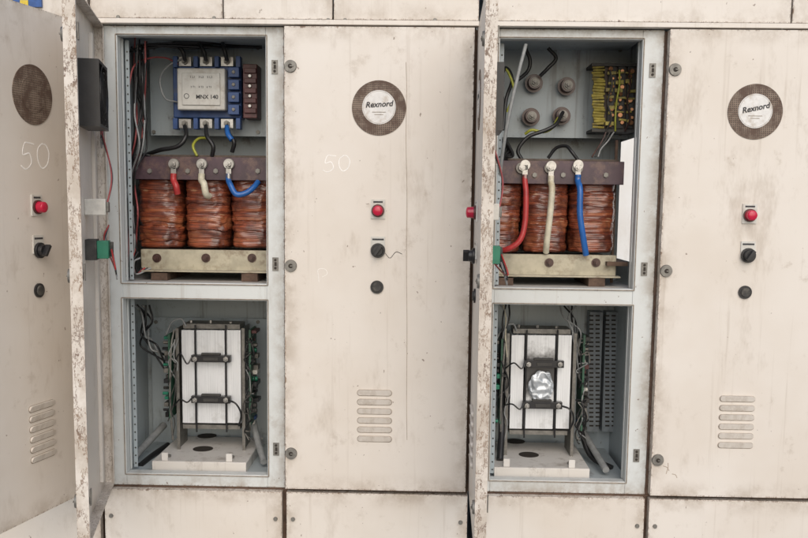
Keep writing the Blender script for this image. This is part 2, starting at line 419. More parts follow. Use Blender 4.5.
    if inner:
        c2 = Vector((xc+vx, yb, vz)); m = MB(); s_ = .086
        for (p, q, r_, t_) in ((-s_, s_, -s_, -s_+.008), (-s_, s_, s_-.008, s_), (-s_, -s_+.008, -s_+.008, s_-.008), (s_-.008, s_, -s_+.008, s_-.008)):
            m.box(c2.x+p, c2.x+q, yb+.001, yb+.055, c2.z+r_, c2.z+t_)
        m.cyl(c2+Vector((0, .004, 0)), c2+Vector((0, .05, 0)), .03)
        for k in range(7):
            m.box(c2.x+.028*math.cos(k*.9)-.004+.03*math.cos(k*.9), c2.x+.028*math.cos(k*.9)+.03*math.cos(k*.9)+.004, yb+.015, yb+.035, c2.z+.056*math.sin(k*.9)-.028, c2.z+.056*math.sin(k*.9)+.028, Matrix.Rotation(-k*.9+1.57, 4, 'Y') @ Matrix.Rotation(.5, 4, 'Z'))
        for rr in (.045, .062, .078):
            for k in range(24):
                a0, a1 = k*math.pi/12, (k+1)*math.pi/12
                m.tube([c2+Vector((math.cos(a0)*rr, .056, math.sin(a0)*rr)), c2+Vector((math.cos(a1)*rr, .056, math.sin(a1)*rr))], .0014, 5)
        m.build('cooling_fan', 'black', d, local=True)
        m = MB(); x = xc+lx; m.box(x-.022, x+.022, yb, yb+.055, lz-.022, lz+.022); m.mi = 1; m.box(x-.014, x+.014, yb+.055, yb+.062, lz-.014, lz+.014)
        m.build('lamp_holder', ['cream_bk', 'dull'], d, local=True, bevel=.002)
        m = MB(); x = xc+sx; m.box(x-.028, x+.028, yb, yb+.03, sz-.028, sz+.028); m.mi = 1; m.box(x-.024, x+.024, yb+.03, yb+.06, sz-.024, sz+.024); m.mi = 0; m.box(x-.026, x-.006, yb+.06, yb+.068, sz-.02, sz+.02)
        m.build('switch_block', ['dust', 'green'], d, local=True, bevel=.0015)
        for k, (mt, off) in enumerate((('wblack', 0), ('wpink', .012), ('wgrey', -.010))):
            m = MB(); m.tube([Vector((xc+lx, yb+.055, lz)), Vector((xc+lx*.5-.05+off, yb+.065, lz+.09)), Vector((xc*.5, yb+.03, lz+.20+off)), Vector((.05, yb+.02, vz-.11+off)), Vector((.02, yb+.03, vz+.05+off*3))], .0022, 6)
            m.build('door_wire', mt, d, local=True)
        for k, (mt, off) in enumerate((('wred', 0), ('wblack', .015), ('wgrey', .03))):
            m = MB(); m.tube([Vector((xc+sx, yb+.065, sz)), Vector((xc+.05-off, yb+.08, sz-.05-off)), Vector((xc-.06, yb+.06, sz-.04+off)), Vector((.06, yb+.02, sz+.02-off)), Vector((.02, yb+.03, sz+.06))], .0022, 6)
            m.build('door_wire', mt, d, local=True)
        m = MB(); m.box(.10, .125, yb, yb+.010, .04, zT-zB-.04); m.build('stiffener', 'trim', d, local=True, bevel=.001)

# ---------------------------------------------------------------- cabinets
cab0 = thing('electrical_cabinet', 'beige steel cabinet at the left edge with its door swung open', 'cabinet', (xB0l, .2, 0), None)
cab1 = thing('electrical_cabinet', 'middle beige cabinet whose closed door is chalked 50', 'cabinet', ((xA1l+xB1e)/2, .2, 0))
cab2 = thing('electrical_cabinet', 'beige cabinet on the right whose closed door has no chalk number', 'cabinet', ((xA2l+xB2e)/2, .2, 0))
def shell(cab, xl, xr, parts_x, hole=None, side_hole=None):
    m = MB()
    if hole:
        hx0, hx1, hz0, hz1 = hole
        m.box(xl, hx0, DEP, DEP+.003, 0, zTop); m.box(hx1, xr, DEP, DEP+.003, 0, zTop)
        m.box(hx0, hx1, DEP, DEP+.003, 0, hz0); m.box(hx0, hx1, DEP, DEP+.003, hz1, zTop)
    else: m.box(xl, xr, DEP, DEP+.003, 0, zTop)
    m.build('back_panel', 'inner', cab)
    m = MB(); m.box(xl, xr, 0.004, DEP, zTop-.003, zTop); m.build('roof_panel', 'trim', cab)
    for i, x in enumerate(parts_x):
        m = MB()
        if side_hole and i == 1:
            sz0, sz1 = side_hole
            m.box(x-.0015, x+.0015, .036, DEP, .02, sz0); m.box(x-.0015, x+.0015, .036, DEP, sz1, zTop-.004); m.box(x-.0015, x+.0015, .036, .065, sz0, sz1)
        else: m.box(x-.0015, x+.0015, .036, DEP, .02, zTop-.004)
        m.build('side_panel', 'inner', cab)
def strip(cab, name, xa, xb, za, zb, y0, y1, mat, seed, edge=.60):
    m = MB(); m.box(xa, xb, y0, y1, za, zb)
    mt = paint('panel_paint', CREAM, seed, (abs(xb-xa), abs(zb-za)), edge=edge) if mat is None else mat
    return m.build(name, mt, cab, bevel=.0015)
shell(cab0, xB0L, xA1l-.004, (xB0L+.002, xA1l-.006))
shell(cab1, xA1l, xB1e, (xA1l+.008, (xA1i+xA1r)/2+.004, xB1e-.004))
xP = (xA2i+xA2r)/2+.006
hz0, hz1 = U(625, 262, .2).z, U(625, 137, .2).z
shell(cab2, xA2l, xB2e, (xA2l+.008, xP, xB2e-.004), (xP+.001, xP+.30, hz0-.1, hz1+.1), (hz0, hz1))
def frame(cab, xl, xo, xi, xr):
    m = MB()
    m.box(xl, xo, 0, .035, zBo, zT+.004); m.box(xi, xr, 0, .035, zBo, zT+.004)
    m.box(xo, xi, 0, .035, zTi, zT+.004); m.box(xo, xi, .001, .035, zM0, zM1); m.box(xo, xi, 0, .035, zBo, zBi)
    m.box(xo, xo+.003, .035, .05, zM1, zTi); m.box(xi-.003, xi, .035, .05, zM1, zTi)
    m.box(xo, xo+.003, .035, .05, zBi, zM0); m.box(xi-.003, xi, .035, .05, zBi, zM0)
    fm = paint('frame_paint', (.60, .63, .63), xl*10, (xr-xl, zT-zBo), dirt=(.28, .23, .18), edge=.62, amt=1.1)
    m.build('door_frame', fm, cab, bevel=.002)
    for (za, zb) in ((zM1, zTi), (zBi, zM0)):
        m = MB(); m.tube([Vector((xo-.004, -.002, za-.004)), Vector((xo-.004, -.002, zb+.004))], .0015, 6)
        m.tube([Vector((xo-.004, -.002, zb+.004)), Vector((xi+.004, -.002, zb+.004))], .0015, 6)
        m.tube([Vector((xi+.004, -.002, zb+.004)), Vector((xi+.004, -.002, za-.004))], .0015, 6)
        m.tube([Vector((xi+.004, -.002, za-.004)), Vector((xo-.004, -.002, za-.004))], .0015, 6)
        m.build('gasket', 'outline', cab)
    m = MB(); m.box(xl+.01, xi+.02, .035, DEP, zM1-.005, zM1-.002); m.build('shelf', 'shelfwhite', cab)
    m = MB(); m.box(xl+.01, xi+.02, .035, DEP, zBi-.012, zBi-.009); m.build('floor_panel', 'inner', cab)
    m = MB(); m.box(xl+.01, xi+.02, .035, DEP, zTi+.02, zTi+.023); m.build('ceiling_panel', 'inner', cab)
    for py in (67, 264, 449):
        q = U(275, py, 0); m = MB(); cx = (xi+xr)/2
        m.box(cx-.009, cx+.009, -.003, 0, q.z-.02, q.z+.02); m.mi = 1; m.cyl((cx, -.003, q.z+.012), (cx, -.0045, q.z+.012), .004, seg=10); m.cyl((cx, -.003, q.z-.012), (cx, -.0045, q.z-.012), .004, seg=10)
        m.mi = 1; m.box(cx-.003, cx+.004, -.0035, -.003, q.z-.006, q.z+.006)
        m.build('strike_plate', ['dull', 'dark'], cab)
    m = MB(); xa, xb = xo+.005, xo+.017
    for (za, zb) in ((zM1+.003, zTi-.004), (zBi+.003, zM0-.004)):
        m.mi = 0; m.box(xa, xb, .055, .058, za, zb); m.mi = 1
        n = int((zb-za)/.025)
        for k in range(n): m.cyl(((xa+xb)/2, .055, za+.012+k*.025), ((xa+xb)/2, .0545, za+.012+k*.025), .0028, seg=8)
    m.build('perforated_rail', ['plate', 'dust'], cab)
frame(cab1, xA1l, xA1o, xA1i, xA1r)
frame(cab2, xA2l, xA2o, xA2i, xA2r)
def bframe(cab, xl, xr):
    m = MB(); m.box(xl, xl+.022, .002, .035, zBo, zT); m.box(xr-.022, xr, .002, .035, zBo, zT); m.box(xl+.022, xr-.022, .002, .035, zT-.03, zT); m.box(xl+.022, xr-.022, .002, .035, zBo, zBo+.03)
    m.build('door_frame', 'rusty', cab)  # dark rust colour also paints in the shade of the gaps round the door
bframe(cab1, xA1r+.001, xB1e); bframe(cab2, xA2r+.001, xB2e); bframe(cab0, xB0L, xA1l-.006)
def fascia(cab, cuts, seed, scr):
    for i in range(len(cuts)-1):
        strip(cab, 'fascia_panel', cuts[i]+.002, cuts[i+1]-.002, zT+.022, zTop-.002, -.020, 0, None, seed+i*3)
    strip(cab, 'fascia_lip', cuts[0]+.001, cuts[-1]-.001, zT+.006, zT+.020, -.028, 0, 'trim', seed)
    for (px, py) in scr:
        q = U(px, py, -.020); m = MB(); m.cyl(q, q+Vector((0, -.003, 0)), .006, .005, 14); m.build('fascia_screw', 'dull', cab)
fascia(cab0, [xB0L, xA1l-.010], 31, [(75, 8)])
fascia(cab1, [xA1l-.006, UX(223, -.02, 10), UX(333, -.02, 10), xB1e], 50, [(118, 17), (214, 18), (328, 20), (435, 20), (345, 20)])
fascia(cab2, [xA2l, UX(792, -.02, 10), xB2e], 60, [(512, 22), (640, 24), (782, 28)])
def plinth(cab, spans, seed):
    for i, (a, b) in enumerate(spans):
        strip(cab, 'plinth_panel', a, b, .06, zBo-.006, -.026, 0, None, seed+i*5)
        zz = UZ(521, 380, -.026)
        for x in (a+.02, b-.02):
            m = MB(); m.cyl((x, -.026, zz), (x, -.030, zz), .007, .006, 14); m.build('plinth_screw', 'dull', cab)
    m = MB(); m.box(spans[0][0], spans[-1][1], .002, .03, 0, zBo-.001); m.build('plinth_backing', 'rusty', cab)
plinth(cab0, [(xB0L, xA1l-.010)], 70)
plinth(cab1, [(xA1l+.004, xA1r-.006), (xA1r+.008, xB1e-.006)], 80)
plinth(cab2, [(xA2l+.006, xA2r-.006), (xA2r+.008, xB2e)], 90)
d0 = door(cab0, 'wide open beige door seen from outside with chalked 50', xB0r, R(75.5), -1, BW, 3)
features(d0, -BW/2, locks_at=-BW+.018, seed=3, numdx=.128, sticker=False, nsc=1.45)
AW = xA1r-UX(110)-.004
d1 = door(cab1, 'open door showing its inner side with fan, chipped edge', UX(110), -R(77.6), 1, AW, 14, edge=.615)
features(d1, AW/2, num=False, inner=True, locks_at=AW-.018, seed=4)
d2 = door(cab1, 'closed beige door with chalked 50', xB1r, 0, -1, BW, 23, grime=1.15)
features(d2, -BW/2, locks_at=-BW+.018, seed=5, tilt=R(-4))
AW2 = xA2r-UX(483)-.004
d3 = door(cab2, 'open door seen edge-on with chipped rusty edge', UX(483), -R(91.2), 1, AW2, 34, edge=.60)
features(d3, AW2/2, num=False, inner=True, locks_at=AW2-.018, seed=6)
d4 = door(cab2, 'closed beige door without chalk marks', xB2r, 0, -1, BW, 47, grime=1.3)
features(d4, -BW/2-.024, num=False, locks_at=-BW+.018, seed=7, tilt=R(-12))
def L(pts): return [Vector((U(a, b, dF).x, dF-.0002, U(a, b, dF).z)) for a, b in pts]
m = MB(); m.tube(L([(319, 282), (318.5, 276), (318, 270), (322, 268.5), (326, 270), (327, 274), (322, 277)]), .0006, 5, flat=.3)
m.build('chalk_scribble', 'chalk', d2)
m = MB(); m.tube(L([(406, 62), (406.6, 90), (406, 140), (407, 200), (406.4, 260), (407, 330), (406.5, 400), (407, 440)]), .0009, 5, flat=.2); m.build('drip_mark', 'stain', d2)
m = MB(); m.tube(L([(385, 253), (390, 258), (396, 252), (402, 254)]), .0008, 5); m.build('loose_thread', 'wblack', d2)
for (a, b, c_, e) in ((663, 466, 669, 471), (672, 474, 677, 478), (668, 463, 666, 474)):
    m = MB(); m.tube(L([(a, b), ((a+c_)/2+1, (b+e)/2-1), (c_, e)]), .0012, 5, flat=.2); m.build('scratch', 'stain', d4)

m = MB(); m.box(U(-30, 0, -.024).x, U(42, 0, -.024).x, -.030, -.0215, UZ(7, 10, -.024), UZ(7, 10, -.024)+.16); m.mi = 1
m.pbox(20, 0, 28, 9, -.033, -.0302); m.pbox(6, -6, 12, 6, -.033, -.0302)
tag(m.build('board', ['bluepaint', 'yellowpaint']), 'blue board with yellow marks at the top left corner', 'board')

# ---------------------------------------------------------------- mounting plates (parts of cabinets)
def mplate(cab, x0, y0, x1, y1, d, nm_='mounting_plate', mat='plate'):
    m = MB(); m.pbox(x0, y0, x1, y1, d, d+.003); o = m.build(nm_, mat, cab, bevel=.001)
    for (px, py) in ((x0+4, y0+4), (x1-10, y0+4), (x0+4, y1-4), (x1-10, y1-4)):
        q = U(px, py, d); m = MB(); m.cyl(q, q+Vector((0, -.004, 0)), .007, seg=6); m.build('plate_bolt', 'dull', o)
mplate(cab1, 150, 44, 268, 136, .30)
mplate(cab2, 490, 46, 630, 138, .30)
mplate(cab1, 152, 318, 268, 450, .40, mat='inner')
# ---------------------------------------------------------------- transformers
DX = U(547, 215, .15).x-U(205, 215, .15).x
def transformer(dx, label, seed):
    t = thing('power_transformer', label, 'transformer', (U(205, 280, .2).x+dx, .235, zM1))
    for i, c in enumerate((157.5, 205, 251.5)):
        m = MB(); q = U(c, 215, .15)
        m.coil(q.x+dx, .235, U(c, 248, .15).z, U(c, 178, .15).z, .0705, .084, seed+i*4.3)
        m.build('coil', 'copper', t, smooth=60)
    m = MB(); m.pbox(134, 157, 276, 180, .125, .130, dx); m.pbox(134, 157, 276, 159, .130, .155, dx); m.build('top_clamp', 'purple', t, bevel=.0015)
    m = MB(); m.pbox(134, 157, 276, 180, .345, .350, dx); m.build('rear_clamp', 'purple', t)
    m = MB(); zt, zb = U(205, 155, .16).z, U(205, 179, .16).z
    for k in range(14): m.box(U(136, 165, .16).x+dx, U(275, 165, .16).x+dx, .16+k*.0125, .16+k*.0125+.0126, zb, zt-(k % 3)*.0008)
    m.build('core_yoke', 'lam', t)
    m = MB(); m.pbox(141, 250, 272, 272, .125, .130, dx); m.pbox(141, 250, 272, 251.6, .130, .16, dx); m.pbox(141, 271, 272, 272.5, .085, .1248, dx)
    m.build('bottom_clamp', 'khaki', t, bevel=.0015)
    m = MB(); m.pbox(143, 251, 270, 272, .165, .34, dx); m.build('core_yoke', 'lam', t)
    for px in (160, 250):
        m = MB(); m.box(U(px-8, 270, .1).x+dx, U(px+8, 270, .1).x+dx, .09, .36, zM1-.001, U(px, 272.5, .1).z-.0005)
        m.build('foot_rail', 'rusty', t)
    for px in (157, 206, 252):
        m = MB(); q = U(px, 258, .125)+Vector((dx, 0, 0)); m.cyl(q, q+Vector((0, -.003, 0)), .014, seg=20); m.cyl(q+Vector((0, -.003, 0)), q+Vector((0, -.012, 0)), .009, seg=6); m.cyl(q+Vector((0, -.012, 0)), q+Vector((0, -.02, 0)), .005, seg=10)
        m.build('clamp_bolt', 'brown', t)
    for px in (150, 188, 216, 258):
        m = MB(); q = U(px, 171, .125)+Vector((dx, 0, 0)); m.cyl(q, q+Vector((0, -.006, 0)), .008, seg=6); m.build('clamp_bolt', 'dull', t)
    for px in (174, 202, 229):
        m = MB(); q = U(px, 164, .118)+Vector((dx, 0, 0)); m.cyl(q+Vector((0, .008, 0)), q+Vector((0, -.004, 0)), .017, seg=20); m.mi = 1
        m.cyl(q+Vector((0, -.0115, 0)), q+Vector((0, -.019, 0)), .0095, seg=6); m.cyl(q+Vector((0, -.019, 0)), q+Vector((0, -.027, 0)), .005, seg=10)
        m.build('terminal', ['dull', 'steel'], t)
    return t
transformer(0, 'copper wound three coil transformer in the left cabinet, short red sleeve on its left terminal', 1)
transformer(DX, 'copper wound three coil transformer in the right cabinet with long coloured cables over it', 31)
def lug(m, q):
    m.cyl(q+Vector((0, -.004, 0)), q+Vector((0, -.008, 0)), .0155, seg=22); m.box(q.x-.008, q.x+.008, q.y-.008, q.y-.0042, q.z-.034, q.z)
    m.cyl(q+Vector((0, -.007, -.03)), q+Vector((0, -.007, -.05)), .009, seg=14)
def cable(label, mat, pts, r, dx=0, d=.11, lg=True, group=None, flat=1.0):
    m = MB(); P_ = [U(p[0], p[1], p[2] if len(p) > 2 else d)+Vector((dx, 0, 0)) for p in pts]
    mats = [mat, 'steel']
    if lg:
        q = P_[0]; m.mi = 1; lug(m, q); m.mi = 0
        P_ = [q+Vector((0, -.007, -.030)), q+Vector((0, -.009, -.050))]+P_[1:]
    m.tube(P_, r, 12, flat=flat)
    return tag(m.build('cable', mats, smooth=50), label, 'cable', group)
cable('short red cable hanging from the left terminal in the left cabinet', 'wred', [(174, 164, .118), (176, 186, .10), (177.5, 194, .105)], .0098)
cable('short cream cable hanging from the middle terminal in the left cabinet', 'wwhite', [(202, 164, .118), (204, 184, .095), (206, 194, .098), (209, 196, .115)], .0105)
cable('blue cable curling up to the right from the right terminal in the left cabinet', 'wblue', [(229, 164, .118), (230, 184, .09), (236, 194, .08), (246, 193, .085), (254, 187, .10), (258, 182, .12)], .0088)
cable('long red cable bending left across the coils in the right cabinet', 'wred', [(525, 165, .118), (526, 195, .095), (525, 222, .09), (520, 240, .085), (508, 249, .09), (497, 250, .12)], .0088)
cable('long cream cable hanging straight over the middle coil in the right cabinet', 'wwhite', [(551, 166, .118), (552, 190, .09), (550, 215, .085), (547, 240, .095), (546, 252, .12)], .0098)
cable('long blue cable hanging over the right coil in the right cabinet', 'wblue', [(578, 165, .118), (580, 190, .085), (580, 215, .08), (583, 236, .085), (586, 255, .10)], .0095)

# ---------------------------------------------------------------- contactor
t = thing('contactor', 'large contactor with pale cover and blue base on the mounting plate, left cabinet', 'contactor', U(207, 120, .27))
m = MB(); m.pbox(173, 66, 241, 118, .235, .296); m.build('base', 'blue', t, bevel=.003)
m = MB(); m.pbox(177, 68, 225, 110, .195, .2345); m.build('cover', 'white', t, bevel=.004)
m = MB(); m.pbox(182, 73, 220, 105, .1905, .1948); m.build('cover_label', 'white', t, bevel=.001)
for k in range(4):
    m = MB(); m.pbox(228, 67+k*12.5, 239, 77+k*12.5, .205, .2345); m.mi = 1; q = U(233.5, 72+k*12.5, .205); m.cyl(q, q+Vector((0, -.003, 0)), .006, seg=10)
    m.build('auxiliary_block', ['blue', 'dull'], t, bevel=.002)
q = U(186.5, 96, .1905); m = MB(); m.ring(q+Vector((0, -.0003, 0)), .0065, .0085, 20); m.build('round_emblem', 'ink', t)
text('cover_lettering', 'MNX 140', .0175, 'ink', t, Matrix.Translation(U(207, 97, .1900)), bold=.0004)
text('cover_lettering', '1 L1    3 L2    5 L3', .0095, 'ink', t, Matrix.Translation(U(201, 77, .1900)))
text('cover_lettering', '2 T1    4 T2    6 T3', .0085, 'ink', t, Matrix.Translation(U(201, 87, .1900)))
for row, (ya, yb) in enumerate(((57, 66), (119, 128))):
    for px in (185, 206, 227):
        m = MB(); m.pbox(px-6, ya, px+6, yb, .225, .232); m.mi = 1; q = U(px, (ya+yb)/2, .225); m.cyl(q, q+Vector((0, -.008, 0)), .010, seg=6); m.cyl(q+Vector((0, -.008, 0)), q+Vector((0, -.02, 0)), .0055, seg=10)
        m.build('terminal', ['steel', 'dull'], t)
    for px in (175, 195.5, 216.5, 238):
        m = MB(); m.pbox(px-2.2, ya-1, px+2.2, yb+1, .215, .25)
        m.build('terminal_barrier', 'blue', t, bevel=.001)
m = MB(); m.pbox(243, 64, 257, 118, .22, .296)
for k in range(5): m.pbox(244, 68+k*10, 256, 73+k*10, .212, .2205)
m.mi = 1
for k in range(4): q = U(250, 76+k*10, .22); m.cyl(q, q+Vector((0, -.006, 0)), .006, seg=10)
tag(m.build('terminal_strip', ['maroon', 'steel'], bevel=.0015), 'dark maroon terminal block right of the contactor', 'terminal block')

def wire(mat, pts, r=.004, group='thin wires', label='thin wire', d=.18, name='wire'):
    m = MB(); m.tube([U(p[0], p[1], p[2] if len(p) > 2 else d) for p in pts], r, 7)
    return tag(m.build(name, mat, smooth=60), label, 'wire', group)
nmw = ['left', 'middle', 'right']
for i, px in enumerate((185, 206, 227)):
    wire('wblack', [(px, 60, .205), (px-2, 52, .19), (px-8+i*2, 45, .20), (px-16+i*6, 40, .26), (px-20+i*8, 34, .29)], .0065, None, 'black wire rising from the %s top terminal of the contactor' % nmw[i])
wire('wblack', [(185, 126, .205), (186, 136, .17), (178, 146, .16), (160, 150, .17), (148, 154, .20)], .007, None, 'black cable sagging left from the lower left contactor terminal')
wire('wblack', [(206, 126, .205), (207, 136, .16), (213, 146, .15), (212, 156, .16)], .007, None, 'black cable dropping from the lower middle contactor terminal')
wire('wblack', [(227, 126, .205), (229, 134, .17), (234, 142, .16), (232, 152, .17)], .007, None, 'black cable dropping from the lower right contactor terminal')
wire('wblue', [(227, 127, .20), (228, 134, .165), (232, 140, .155)], .0085, None, 'short blue sleeve under the lower right contactor terminal')
wire('wyg', [(197, 156, .14), (193, 146, .15), (198, 139, .19), (206, 138, .22)], .0045, None, 'short yellow green wire above the left transformer')
wire('wblack', [(140, 60, .12), (137, 90, .15), (146, 120, .16), (140, 150, .14), (150, 156, .14)], .0045, None, 'black wire curving down left of the contactor plate')
wire('wgrey', [(177, 102, .23), (165, 98, .2), (160, 80, .2), (168, 66, .22), (184, 58, .22)], .003, None, 'grey wire looping left of the contactor')
wire('wpink', [(128, 92, .06), (134, 66, .10), (150, 58, .16), (166, 58, .22), (178, 64, .22)], .0028, None, 'faded red wire looping to the contactor')
rn = random.Random(5)
for k in range(10):
    x0 = 139+rn.uniform(-5, 6); pts = []
    for j in range(8): pts.append((x0+rn.uniform(-3.5, 3.5)-(8 if j > 3 else 0), 42+j*33+rn.uniform(-6, 6), .08+rn.uniform(0, .08)))
    wire(['wblack', 'wblack', 'wgrey', 'wblack', 'wpink'][k % 5], pts, .0028, 'thin wires running down the left wall of the left upper compartment', 'thin wire in the tangle down the left wall of the left upper compartment')
for k in range(6):
    y0 = 40+rn.uniform(0, 6); pts = [(128+k*3, y0+8, .08), (145, y0+rn.uniform(0, 6), .16), (175+k*6, y0+1+rn.uniform(-2, 4), .2), (215+k*4, y0+rn.uniform(1, 5), .25), (262, y0+rn.uniform(1, 3), .27)]
    wire('wblack', pts, .0034, 'black wires under the ceiling of the left upper compartment', 'black wire along the ceiling of the left upper compartment')
for k in range(4):
    pts = [(134+k*2, 240+k*6, .10), (131+k, 262, .08), (136, 274, .08), (142+k*3, 268, .10)]
    wire(['wblack', 'wred', 'wblack', 'wgrey'][k], pts, .003, None, ['upper black wire', 'short red wire', 'lower black wire', 'short grey wire'][k]+' by the left foot of the left transformer')
# ---------------------------------------------------------------- right upper compartment
for i, (px, py) in enumerate(((535, 82), (568, 85), (532, 116), (563, 115))):
    q = U(px, py, .24); m = MB(); m.cyl(q+Vector((0, .06, 0)), q, .024, .020, 24); m.cyl(q+Vector((0, .035, 0)), q+Vector((0, .028, 0)), .029, seg=24); m.mi = 1
    m.cyl(q, q+Vector((0, -.004, 0)), .015, seg=20); m.cyl(q+Vector((0, -.004, 0)), q+Vector((0, -.012, 0)), .011, seg=6); m.cyl(q+Vector((0, -.012, 0)), q+Vector((0, -.022, 0)), .0055, seg=10)
    tag(m.build('insulator', ['brown', 'dull']), ['brown insulator stud, upper left of four on the mounting plate', 'brown insulator stud, upper right of four on the mounting plate', 'brown insulator stud, lower left of four on the mounting plate', 'brown insulator stud, lower right of four on the mounting plate'][i], 'insulator')
t = thing('control_transformer', 'small yellow wound transformer with screw terminals at upper right of the right cabinet', 'transformer', U(614, 130, .22))
m = MB(); m.pbox(604, 64, 636, 130, .215, .296); m.build('core', 'lam', t)
rn = random.Random(17)
m = MB()
for k in range(22):
    q0 = U(593, 67+k*2.85, .2); w_ = rn.uniform(-.004, .003)
    m.cyl(Vector((q0.x+w_, .20+rn.uniform(0, .008), q0.z)), Vector((q0.x+.036+w_, .205, q0.z+rn.uniform(-.003, .003))), rn.uniform(.0035, .005), seg=8)
m.build('winding', 'yellow', t)
for ya, yb in ((63, 66), (129, 132)):
    m = MB(); m.pbox(592, ya, 638, yb, .195, .296); m.build('end_plate', 'dust', t)
for k in range(3):
    m = MB(); m.pbox(608+k*9.4, 66.5, 615+k*9.4, 128.5, .200, .2145); m.mi = 1
    for j in range(8): q = U(611.5+k*9.4+rn.uniform(-2, 2), 70+j*7.7+rn.uniform(-1.8, 1.8), .200); m.cyl(q, q+Vector((rn.uniform(-.003, .003), -rn.uniform(.004, .012), 0)), rn.uniform(.004, .008), seg=8)
    m.mi = 2
    for j in range(7): yy = 72+j*7.9+rn.uniform(-2, 2); xa = 606.5+k*9.4+rn.uniform(-1.5, 3); m.pbox(xa, yy, xa+rn.uniform(4, 9), yy+rn.uniform(1.2, 4.6), .190+rn.uniform(0, .006), .1998, 0, Matrix.Rotation(rn.uniform(-.15, .15), 4, 'Y'))
    m.build('terminal_row', ['dust', 'copperscrew', 'yellow'], t, bevel=.0008)
    m = MB(); xx = 610+k*9.4; m.tube([U(xx, 70, .188), U(xx+rn.uniform(-4, 4), 84, .178), U(xx+rn.uniform(-4, 4), 102, .18), U(xx+rn.uniform(-5, 5), 118, .178), U(xx-4, 131, .19)], .0028, 6)
    m.build('lead_wire', ['dust', 'wyg', 'brown'][k], t, smooth=60)
wire('wgrey', [(526, 44, .02), (518, 75, .02), (509, 115, .02), (503, 150, .03), (500, 176, .06)], .0055, None, 'pale grey cable hanging diagonally at left of the right upper compartment')
wire('wyg', [(558, 118, .215), (552, 128, .19), (543, 132, .18), (532, 130, .18), (525, 134, .19)], .0045, None, 'yellow green wire from the lower right insulator stud')
wire('wblack', [(563, 112, .215), (556, 124, .18), (546, 130, .17), (528, 137, .17), (518, 150, .17), (522, 160, .17)], .006, None, 'black cable arching down from the lower right insulator stud')
wire('wblack', [(500, 78, .12), (506, 68, .15), (512, 80, .17), (506, 100, .15), (503, 130, .13)], .006, None, 'black cable looping at the left of the right upper compartment')
wire('wblack', [(548, 48, .20), (556, 58, .20), (548, 68, .2), (540, 76, .21)], .006, None, 'black cable to the upper left insulator stud')
wire('wblack', [(525, 48, .2), (530, 60, .2), (527, 72, .2), (512, 84, .18)], .006, None, 'black cable curling left of the insulator studs')
wire('wyg', [(500, 66, .15), (508, 72, .14), (514, 92, .14), (507, 112, .15)], .004, None, 'yellow green wire at the left of the right upper compartment')
wire('wblack', [(578, 160, .13), (572, 152, .13), (566, 146, .15), (556, 148, .17), (548, 158, .18)], .0055, None, 'black cable arching over the right transformer bar')
for k in range(3):
    wire(['brown', 'dust', 'wgrey'][k], [(606+k*4, 132, .19), (602+k*3, 141, .185), (597+k*2, 149, .175), (592+k*3, 157, .16)], .0026, None, ['brown wire', 'dusty black wire', 'grey wire'][k]+' under the small yellow transformer')
for k in range(4):
    wire('wblack', [(500+k*2, 140, .1), (507+k*2, 146+k*3, .12), (503+k, 158, .13), (512, 170, .16)], .005, 'black wires left of the right transformer', 'black wire beside the left end of the right transformer')
m = MB(); m.pbox(613, 140, 615.5, 283, .20, .21); m.pbox(607, 262, 628, 266, .10, .30)
tag(m.build('bracket', 'rusty'), 'thin rusty bracket right of the transformer in the right cabinet', 'bracket')

